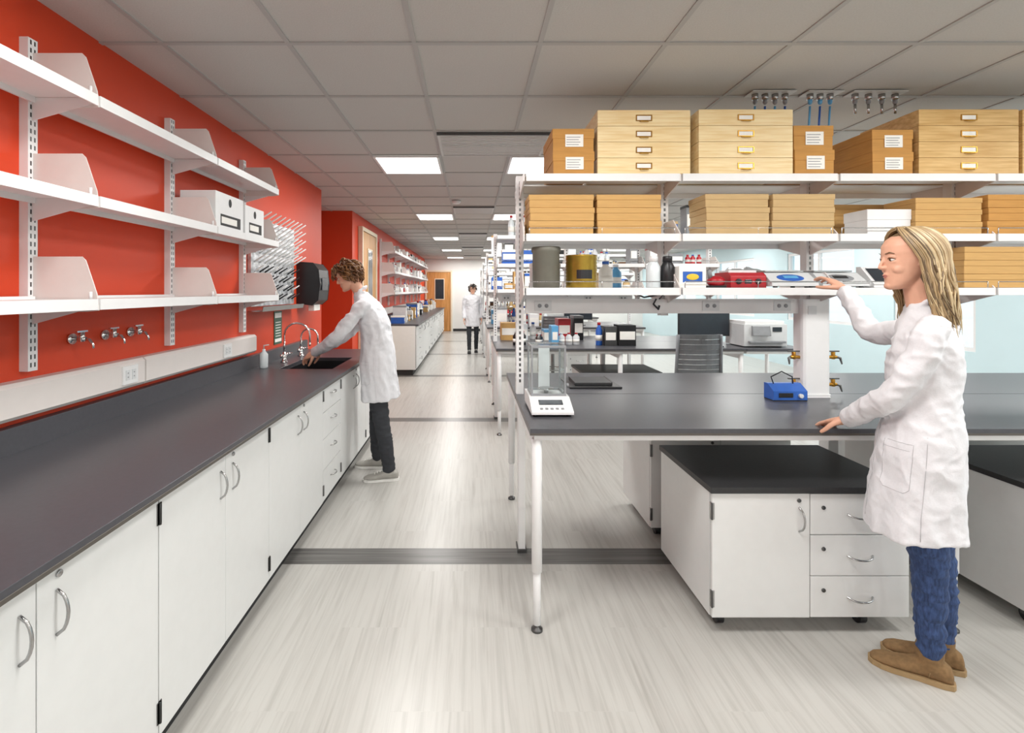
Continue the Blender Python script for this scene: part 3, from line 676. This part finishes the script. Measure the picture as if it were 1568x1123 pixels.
# ------------------------------------------------------------------ people
def headM(c,F,pitch,roll=0):
    F=V((F[0],F[1],0)).normalized(); L=V((0,0,1)).cross(F)
    R=Matrix(((F.x,L.x,0,0),(F.y,L.y,0,0),(0,0,1,0),(0,0,0,1)))
    return Matrix.Translation(c)@R@Matrix.Rotation(pitch,4,'Y')@Matrix.Rotation(roll,4,'X')
HR=[(-.114,.076,.035,.012),(-.110,.083,.022,.024),(-.098,.086,-.002,.037),(-.08,.085,-.03,.048),(-.055,.084,-.055,.057),(-.03,.085,-.075,.064),(-.01,.085,-.087,.069),(.01,.084,-.094,.072),(.03,.087,-.098,.075),(.06,.084,-.098,.074),(.085,.068,-.084,.061),(.10,.045,-.064,.043),(.110,.015,-.03,.02)]
def head(dst,T,vox=.004,neck=None,fem=False):
    s=MB(); rs=[]
    for z,f,bk,w in HR:
        c=(f+bk)/2; h=(f-bk)/2
        ring=[]
        for k in range(36):
            a=2*math.pi*k/36; ca,sa=math.cos(a),math.sin(a)
            x=c+h*(ca**.88 if ca>0 else ca)
            ring.append(T@V((x,w*sa,z)))
        rs.append(ring)
    s.rings(rs,M_skin)
    t=lambda *p:T@V(p)
    k=.85 if fem else 1.
    s.limb([t(.080,0,.022),t(.088,0,.004),t(.092+.008*k,0,-.016),t(.092+.008*k,0,-.024),t(.084,0,-.030)],[.006,.0065,.0080*k,.009*k,.007],M_skin,10,4)
    for sg in (-1,1):
        s.limb([t(.084,sg*.006,-.025),t(.091,sg*.008*k,-.025)],[.008,.006],M_skin,8,3)
        if not fem: s.limb([t(.074,sg*.050,.026),t(.083,sg*.03,.032),t(.084,sg*.012,.028)],[.005,.006,.005],M_skin,8,3)
        s.ell((.047,sg*.036,-.034),.030,.021,.022,M_skin,T)
        s.limb([t(-.004,sg*.070,-.022),t(-.014,sg*.076,.0),t(-.012,sg*.077,.016),t(0,sg*.074,.018)],[.006,.008,.009,.006],M_skin,8,4)
        s.limb([t(.066,sg*.044,.014),t(.0765,sg*.032,.0180),t(.079,sg*.020,.013)],[.0050,.0050,.0045],M_skin,8,4)
        s.limb([t(.067,sg*.043,-.003),t(.0735,sg*.032,-.0060),t(.076,sg*.020,-.002)],[.0045,.0045,.004],M_skin,8,4)
    s.limb([t(.076,-.007,-.098),t(.076,.007,-.098)],[.0135,.0135],M_skin,10,3)
    s.limb([t(.080,-.014,-.0535),t(.0855,0,-.052),t(.080,.014,-.0535)],[.0055,.006,.0055],M_skin,8,4)
    s.limb([t(.078,-.012,-.064),t(.0835,0,-.065),t(.078,.012,-.064)],[.0055,.006,.0055],M_skin,8,4)
    if neck: s.limb([t(-.025,0,-.02),t(-.02,0,-.08)]+[V(p) for p in neck],[.045,.046]+[.049]*len(neck),M_skin,18,4)
    remesh(s,vox,dst,M_skin,4)
    for sg in (-1,1):
        dst.ell((.0680,sg*.031,.0055),.0125,.0130,.0075,M_eye,T,14,10)
        dst.ell((.0765,sg*.0315,.0055),.0050,.0062,.0058,M_iris,T,12,8)
        dst.tube([t(.066,sg*.046,.006),t(.078,sg*.040,.0115),t(.0822,sg*.031,.0130),t(.081,sg*.020,.0090)],[.001,.0018,.0018,.001],M_b1,6)
        dst.tube([t(.070,sg*.049,.028),t(.0815,sg*.036,.035),t(.0865,sg*.017,.030)],[.001,.0025,.0022],M_b1 if not fem else M_h2,6,flat=.5)
    dst.tube([t(.079,-.018,-.0575),t(.0880,-.007,-.0545),t(.0895,0,-.0555),t(.0880,.007,-.0545),t(.079,.018,-.0575)],[.001,.003,.003,.003,.001],M_lip,8)
    dst.tube([t(.078,-.016,-.0595),t(.0865,-.006,-.0625),t(.0875,0,-.063),t(.0865,.006,-.0625),t(.078,.016,-.0595)],[.001,.0032,.0034,.0032,.001],M_lip,8)
def hand(dst,w,D,N,side,curl=(.35,.5,.35),scale=1.,vox=.0028,thumb=.3,m=None):
    D=V(D).normalized(); N=V(N); N=(N-D*N.dot(D)).normalized(); S=D.cross(N)*side; w=V(w); k=scale
    s=MB(); P=lambda d,a,n:w+(D*d+S*a+N*n)*k
    rs=[]
    for d,hw,ht,c in ((-.03,.020,.017,0),(-.012,.025,.0185,0),(.0,.027,.018,0),(.02,.034,.017,0),(.05,.040,.0155,0),(.078,.041,.013,0),(.092,.038,.010,0),(.098,.030,.006,0)):
        rs.append([P(d,hw*math.copysign(abs(math.cos(a))**.75,math.cos(a)),ht*math.copysign(abs(math.sin(a))**.9,math.sin(a))) for a in [2*math.pi*j/20 for j in range(20)]])
    s.rings(rs,M_skin)
    for a,L,r,sp,cu in ((.0305,.070,.0086,.10,1.),(.0103,.079,.0088,.02,.95),(-.0105,.073,.0084,-.06,1.05),(-.0305,.057,.0074,-.15,1.2)):
        ang=0; p=P(.080,a*.97,.0); pts=[p]; dirS=sp
        pts.append(P(.092,a,-.001)); p=pts[-1]
        for seg,(fr_,c) in enumerate(zip((.44,.31,.25),curl)):
            ang+=c*cu; d=(D*math.cos(ang)-N*math.sin(ang)+S*dirS*math.cos(ang)).normalized()
            p=p+d*L*fr_*k; pts.append(p)
        s.limb(pts,[r*k,r*1.03*k,r*.98*k,r*.9*k,r*.78*k],M_skin,10,4)
    d1=(D*.62+S*.78-N*(.25+thumb)).normalized(); d2=(D*.9+S*.35-N*(.3+thumb)).normalized()
    p0=P(.012,.018,-.004); p1=p0+d1*.042*k; p2=p1+d2*.033*k; p3=p2+(d2+D*.3).normalized()*.025*k
    s.limb([p0,p1,p2,p3],[.015*k,.0115*k,.0098*k,.008*k],M_skin,10,4)
    remesh(s,vox,dst,m or M_skin,1)
def fr(F):
    F=V((F[0],F[1],0)).normalized(); return F,V((0,0,1)).cross(F)
def smoothprof(rows,step=.02):
    rows=sorted(rows); out=[]; 
    n=len(rows)
    for i in range(n-1):
        z0,z1=rows[i][0],rows[i+1][0]; k=max(1,int((z1-z0)/step))
        for j in range(k):
            t=j/k; r=[]
            for q in range(len(rows[0])):
                p0=rows[max(0,i-1)][q];p1=rows[i][q];p2=rows[i+1][q];p3=rows[min(n-1,i+2)][q]
                r.append(.5*((2*p1)+(p2-p0)*t+(2*p0-5*p1+4*p2-p3)*t*t+(3*p1-p0-3*p2+p3)*t**3))
            out.append(r)
    out.append(list(rows[-1])); return out
def coat(dst,F,rows,arms,vox,m=M_coat,collar=None,seed=0,details=True):
    F,L=fr(F); s=MB(); rs=[]; pr=smoothprof(rows)
    zh=rows[0][0]
    for z,cx,cy,hd,hw in pr:
        ring=[]
        hemf=max(0,min(1,(zh+.5-z)/.5))
        for k in range(56):
            a=2*math.pi*k/56; ca,sa=math.cos(a),math.sin(a)
            fold=1+hemf*(.034*math.sin(5*a+seed)+.024*math.sin(9*a+1.7*seed+z*1.5)+.012*math.sin(14*a+z*3))
            dz=-.012*ca*hemf
            ring.append(V((cx,cy,z+dz))+F*(hd*ca*fold)+L*(hw*math.copysign(abs(sa)**.88,sa)*fold))
        rs.append(ring)
    s.rings(rs,m)
    for pts,rad in arms: s.limb(pts,rad,m,18,6)
    if collar:
        cr,T=collar
        pts=[T@V((cr*math.cos(a)*1.0,cr*math.sin(a)*1.08,-.024*math.cos(a))) for a in [2*math.pi*k/24 for k in range(25)]]
        s.tube(pts,[.012]*25,m,8)
    def disp(p):
        q=V((p.x*14,p.y*14,p.z*7+seed)); q2=V((p.x*8+seed,p.y*8+p.z*5,p.z*17))
        w=max(0,min(1,(p.z-.95)/.3))
        r=1-abs(noise.noise(q2)); r2=1-abs(noise.noise(V((p.x*13+p.z*3,p.y*13+seed,p.z*8))))
        r4=1-abs(noise.noise(V((p.x*26+seed,p.y*26-p.z*12,p.z*24))))
        return noise.noise(q)*.006+w*(r-.75)*.015+(r2-.8)*.014+(r4-.8)*.005
    vs,fs=remesh(s,vox,dst,m,3,disp)
    bv=BVHTree.FromPolygons(vs,fs)
    def row(z): return min(pr,key=lambda r:abs(r[0]-z))
    def seam(path,r=.0013):
        pts=[]
        for i in range(len(path)-1):
            (a0,z0),(a1,z1)=path[i],path[i+1]
            for k in range(10):
                t=k/10; a=math.radians(a0+(a1-a0)*t); z=z0+(z1-z0)*t; rr=row(z)
                c=V((rr[1],rr[2],z)); d=(F*rr[3]*math.cos(a)+L*rr[4]*math.sin(a)).normalized()
                hit=bv.ray_cast(c+d*.5,-d)
                if hit[0] is not None and (hit[0]-c).length<max(rr[3],rr[4])+.04: pts.append(hit[0]+d*.0005)
        if len(pts)>2: dst.tube(pts,r,M_seam,6)
    if details:
        seam([(12,zh+.03),(12,1.22)],.0016)
        seam([(180,zh+.02),(180,zh+.33)],.0014)
        for sg in (-1,1):
            seam([(sg*92,zh+.02),(sg*92,1.05)],.0009)
            seam([(sg*36,.97),(sg*36,.80),(sg*42,.785),(sg*70,.785),(sg*76,.80),(sg*76,.97),(sg*36,.97)],.0009)
            seam([(sg*36,.945),(sg*76,.945)],.0008)
    return bv
def leg(dst,pts,rad,m,vox=.008,seed=0):
    s=MB(); s.limb(pts,rad,m,18,8)
    remesh(s,vox,dst,m,2,lambda p: noise.noise(V((p.x*12,p.y*12,p.z*26+seed)))*.006+(1-abs(noise.noise(V((p.x*9,p.y*9+p.z*8,p.z*30+seed))))-.8)*.012)
def shoe(dst,ank,F,L_=.27,m=M_suede,ms=M_sole,boot=True,w=.043):
    F,S=fr(F); A=V((ank[0],ank[1],0)); k=L_/.27
    s=MB(); rs=[]
    for d,hw,h in ((-.072,.014,.05),(-.066,.026,.075),(-.045,.033,.09),(-.01,.036,.095),(.03,.037,.085),(.07,.041,.064),(.11,.045,.052),(.15,.043,.045),(.178,.030,.037),(.190,.014,.028)):
        rs.append([A+F*(d*k)+S*(hw*w/.043*math.copysign(abs(math.cos(a))**.8,math.cos(a)))+V((0,0,.014+max(0,(h-.014)*(.5+.5*math.copysign(abs(math.sin(a))**.8,math.sin(a)))))) for a in [2*math.pi*j/20 for j in range(20)]])
    s.rings(rs,m)
    if boot: s.limb([A+V((0,0,.06)),A+V((0,0,.125))],[.042,.046],m,16,4)
    else: s.limb([A+V((0,0,.06)),A+V((0,0,.085))],[.036,.038],m,16,4)
    remesh(s,.005,dst,m,2)
    out=[(-.078,.012),(-.070,.028),(-.04,.037),(0,.038),(.04,.038),(.08,.044),(.12,.048),(.155,.045),(.182,.032),(.196,.012)]
    ring=[(d,hw) for d,hw in out]+[(d,-hw) for d,hw in reversed(out)]
    dst.rings([[A+F*(d*k)+S*(hw*w/.043)+V((0,0,z)) for d,hw in ring] for z in (0.001,.02)],ms,smooth=False)
    if not boot:
        for i in range(4): 
            c=A+F*((.045+i*.02)*k)+V((0,0,.083-.008*i)); dst.tube([c-S*.02,c+V((0,0,.006)),c+S*.02],.003,M_paper,6)
    else:
        dst.tube([A+S*.036*q+F*f_+V((0,0,z_)) for q,f_,z_ in ((1.02,.005,.03),(1.05,.0,.06),(1.04,.004,.10))],.0015,M_sole,6)
# ---- woman
wb=MB(); F=(-.8,.6); Fv,Lv=fr(F)
rows=[(.600,1.765,2.0,.155,.190),(.70,1.768,2.0,.150,.187),(.82,1.776,1.995,.143,.182),(.95,1.783,1.99,.136,.180),(1.10,1.788,1.985,.114,.158),(1.26,1.792,1.98,.116,.160),(1.36,1.797,1.98,.102,.164),(1.42,1.800,1.98,.086,.138),(1.46,1.797,1.98,.068,.098),(1.49,1.795,1.98,.057,.066),(1.505,1.793,1.98,.053,.056)]
shL=(1.715,1.86,1.405); shR=(1.885,2.095,1.405)
coat(wb,F,rows,[([(1.75,1.905,1.405),shL,(1.668,1.868,1.28),(1.615,1.93,1.14),(1.625,2.06,1.06),(1.635,2.165,1.00)],[.046,.052,.052,.049,.043,.040]),
  ([(1.85,2.05,1.405),shR,(1.88,2.22,1.365),(1.865,2.33,1.36),(1.873,2.43,1.455),(1.880,2.51,1.535)],[.046,.052,.052,.049,.042,.039])],.0065,collar=(.060,Matrix.Translation((1.79,1.98,1.505))@headM((0,0,0),F,.2).to_3x3().to_4x4()),seed=1.3)
head(wb,headM((1.735,1.985,1.672),(-.97,.24),.08),.0030,neck=[(1.775,1.98,1.53),(1.79,1.98,1.46)],fem=True)
hand(wb,(1.637,2.185,.985),(-.10,1,-.42),(.15,.35,1),-1,(.10,.25,.2),.95)
hand(wb,(1.883,2.535,1.560),(-.08,.85,.50),(.25,-.35,.9),-1,(.28,.42,.3),.95)
leg(wb,[(1.750,1.95,.80),(1.765,1.945,.62),(1.785,1.95,.48),(1.80,1.965,.30),(1.823,1.985,.095)],[.065,.072,.058,.053,.038],M_jean,seed=2)
leg(wb,[(1.84,2.03,.80),(1.870,2.05,.62),(1.900,2.045,.48),(1.92,2.045,.30),(1.932,2.055,.095)],[.065,.072,.058,.053,.038],M_jean,seed=5)
shoe(wb,(1.822,1.99),(-.80,.60),.265,w=.042); shoe(wb,(1.932,2.06),(-.82,.57),.265,w=.042)
def hair_long(dst,T,seed=3,n=1000):
    rnd=random.Random(seed)
    a,bb,c=.110,.087,.106; ce=V((-.010,0,.014))
    s=MB(); rs=[]
    for i in range(11):
        el=math.radians(-8+i*9.7)
        ring=[]
        for k in range(32):
            ph=2*math.pi*k/32; q=V((a*math.cos(el)*math.cos(ph),bb*math.cos(el)*math.sin(ph),c*math.sin(el)))*.975+ce
            lim=.0+max(0,min(1,(q.z-.02)/.09))*.070
            q.x=min(q.x,lim); ring.append(T@q)
        rs.append(ring)
    s.rings(rs,M_h2); dst.add(s.v,s.f,M_h2,True)
    s=MB(); s.limb([T@V((-.045,0,.0)),T@V((-.06,0,-.08)),T@V((-.085,0,-.15)),T@V((-.11,0,-.21))],[.072,.060,.048,.03],M_h2,16,5); dst.add(s.v,s.f,M_h2,True)
    NC=30
    clumps=[(rnd.uniform(-.016,.016),rnd.uniform(0,6.3),rnd.uniform(7,11),rnd.uniform(-.02,.02),rnd.choice((M_h1,M_h1,M_h2,M_h3))) for _ in range(2*NC)]
    for i in range(n):
        sg=-1 if i%2 else 1; u=rnd.random()**1.25; ph=math.radians(34+146*u**.85)
        cl=clumps[int(u*(NC-.01))+(NC if sg>0 else 0)]
        fpart=.085-.13*u+rnd.uniform(-.01,.01)
        R=1+rnd.uniform(0,.12); pts=[]
        for j in range(8):
            t=j/7; el=math.radians(84-92*t); 
            p2=ph+math.radians(44)*t*(1-u)
            q=V((a*R*math.cos(el)*math.cos(p2),bb*R*math.cos(el)*math.sin(p2)*sg,c*R*math.sin(el)))+ce
            q.x+=fpart*.45*(1-t)**2
            pts.append(q)
        e=pts[-1]; ln=rnd.uniform(.22,.32)
        tx=-.060-.085*u+cl[3]+rnd.uniform(-.01,.01); ty=sg*(.100*(1-u)+.03*rnd.random())
        for j in range(1,12):
            t=j/11; ss=t**1.6; wv=(cl[0]+rnd.uniform(-.0015,.0015))*math.sin(cl[1]+cl[2]*t)*min(1,t*3)
            pts.append(V((e.x+(tx-e.x)*ss+wv,e.y*(1-ss)+ty*ss+.016*sg*math.sin(math.pi*t)+wv*.8*sg,e.z-ln*t)))
        r0=rnd.uniform(.0018,.0034)
        rr=[r0*.6]+[r0]*(len(pts)-4)+[r0*.8,r0*.5,r0*.15]
        dst.tube([T@p for p in pts],rr,cl[4] if rnd.random()<.6 else rnd.choice((M_h1,M_h1,M_h2,M_h3)),5,flat=.7)
hair_long(wb,headM((1.735,1.985,1.672),(-.97,.24),.0))
wb.obj('woman_in_lab_coat')

# ---- man at sink
mb=MB(); F=(-1,0.03)
rows=[(.64,-.765,4.22,.160,.20),(.75,-.775,4.22,.152,.195),(.95,-.79,4.22,.145,.19),(1.12,-.795,4.22,.128,.18),(1.30,-.825,4.22,.125,.185),(1.40,-.86,4.22,.112,.18),(1.46,-.89,4.22,.092,.14),(1.51,-.915,4.22,.066,.085),(1.54,-.93,4.22,.055,.06)]
coat(mb,F,rows,[([(-.87,4.08,1.42),(-.885,4.045,1.42),(-.97,4.0,1.31),(-1.07,3.985,1.19),(-1.18,4.05,1.105),(-1.285,4.13,1.045)],[.052,.058,.056,.052,.046,.042]),
 ([(-.87,4.36,1.42),(-.885,4.395,1.42),(-.97,4.44,1.31),(-1.07,4.45,1.19),(-1.18,4.38,1.105),(-1.285,4.30,1.045)],[.052,.058,.056,.052,.046,.042])],.009,collar=(.062,Matrix.Translation((-.935,4.22,1.535))@headM((0,0,0),F,.45).to_3x3().to_4x4()),seed=4.1)
mT=headM((-1.045,4.22,1.672),(-1,-.03),.42)
head(mb,mT,.004,neck=[(-.965,4.22,1.57),(-.93,4.22,1.50)])
hand(mb,(-1.295,4.14,1.035),(-.85,.35,-.38),(-.2,-.5,.8),-1,(.3,.5,.35),1.02,.0035)
hand(mb,(-1.295,4.29,1.035),(-.85,-.35,-.38),(-.2,.5,.8),1,(.3,.5,.35),1.02,.0035)
leg(mb,[(-.775,4.14,.84),(-.765,4.13,.64),(-.74,4.11,.48),(-.70,4.09,.28),(-.675,4.09,.10)],[.072,.076,.066,.060,.052],M_pant,.01,1)
leg(mb,[(-.785,4.30,.84),(-.80,4.31,.64),(-.82,4.34,.48),(-.83,4.37,.28),(-.82,4.38,.10)],[.072,.076,.066,.060,.052],M_pant,.01,3)
shoe(mb,(-.675,4.09),(-1,-.12),.29,M_sneak,M_sneaks,False,.05); shoe(mb,(-.82,4.38),(-1,.1),.29,M_sneak,M_sneaks,False,.05)
def hair_curly(dst,T,ms,n=230,seed=5,amp=.02,ln=(.05,.09)):
    rnd=random.Random(seed); a,bb,c=.106,.082,.104; ce=V((-.010,0,.018))
    s=MB(); rs=[]
    for i in range(11):
        el=math.radians(-25+i*11.4); ring=[]
        for k in range(24):
            ph=2*math.pi*k/24; q=V((a*math.cos(el)*math.cos(ph),bb*math.cos(el)*math.sin(ph),c*math.sin(el)))*1.0+ce
            lim=.045 if q.z<.06 else .095
            if q.z<.0: lim=-.02
            q.x=min(q.x,lim); ring.append(T@q)
        rs.append(ring)
    s.rings(rs,ms[0]); dst.add(s.v,s.f,ms[0],True)
    for i in range(n):
        ph=rnd.uniform(-math.pi,math.pi); el=math.asin(rnd.uniform(-.45,1))
        q=V((a*math.cos(el)*math.cos(ph),bb*math.cos(el)*math.sin(ph),c*math.sin(el)))+ce
        if q.x>.035 and q.z<.062: continue
        if q.x>-.01 and q.z<.01: continue
        nrm=V((q.x-ce.x,q.y,q.z-ce.z)).normalized(); dn=V((-.25 if q.x<.05 else .4,rnd.uniform(-.5,.5),-1)); dn=(dn-nrm*dn.dot(nrm)).normalized(); sd=nrm.cross(dn)
        L=rnd.uniform(*ln); ph0=rnd.uniform(0,6); pts=[]; tu=rnd.uniform(6,10)
        for j in range(9):
            t=j/8; pts.append(q+dn*L*t+nrm*(.006+amp*math.sin(math.pi*min(1,t*1.1))*.8+.005*math.cos(ph0+tu*t))+sd*(.009*math.sin(ph0+tu*t)))
        dst.tube([T@p for p in pts],[.004]+[.0058]*6+[.0045,.0015],rnd.choice(ms),6)
hair_curly(mb,mT,[M_b1,M_b1,M_b2],300)
mb.obj('man_in_lab_coat')
# ---- distant person
pb=MB(); F=(0,-1); px,py=.03,12.5
rows=[(.66,px,py,.14,.20),(.8,px,py,.13,.19),(1.0,px,py,.12,.18),(1.15,px,py,.11,.165),(1.30,px,py,.115,.18),(1.38,px,py,.10,.17),(1.43,px,py,.075,.11),(1.46,px,py,.055,.06)]
coat(pb,F,rows,[([(px-.15,py,1.36),(px-.19,py,1.35),(px-.23,py+.03,1.1),(px-.22,py-.06,.88)],[.05,.056,.046,.04]),([(px+.15,py,1.36),(px+.19,py,1.35),(px+.23,py+.03,1.1),(px+.22,py-.02,.88)],[.05,.056,.046,.04])],.014,collar=(.06,Matrix.Translation((px,py,1.45))),seed=2,details=False)
pT=headM((px,py-.02,1.575),(0,-1),.1); head(pb,pT,.006,neck=[(px,py,1.46),(px,py,1.42)])
hand(pb,(px-.22,py-.06,.86),(0,-.2,-1),(-1,0,0),1,(.2,.3,.2),1,.005); hand(pb,(px+.22,py-.03,.86),(0,-.1,-1),(1,0,0),-1,(.2,.3,.2),1,.005)
leg(pb,[(px-.09,py,.82),(px-.09,py-.06,.48),(px-.085,py-.08,.09)],[.075,.06,.048],M_pant,.014)
leg(pb,[(px+.09,py,.82),(px+.09,py-.01,.48),(px+.085,py+.1,.09)],[.075,.06,.048],M_pant,.014)
shoe(pb,(px-.085,py-.08),(0,-1),.26,M_black,M_black,False); shoe(pb,(px+.085,py+.1),(0,-1),.26,M_black,M_black,False)
hair_curly(pb,pT,[M_dk],120,9,.012)
pb.obj('distant_lab_worker')

# ------------------------------------------------------------------ world, camera
w=bpy.data.worlds.new('World'); scene.world=w; w.use_nodes=True
bg=w.node_tree.nodes['Background']; bg.inputs[0].default_value=(.90,.95,1,1); bg.inputs[1].default_value=1.3
cam=bpy.data.cameras.new('camera'); co=bpy.data.objects.new('camera',cam); scene.collection.objects.link(co)
co.location=(0,0,1.55); co.rotation_euler=(math.radians(90),0,0)
cam.sensor_width=36; cam.lens=766/1568*36; cam.shift_x=.5-722/1568; cam.shift_y=-(561.5-445)/1568
cam.clip_start=.05; cam.clip_end=100
scene.camera=co
scene.view_settings.view_transform='Standard'
scene.view_settings.look='None'
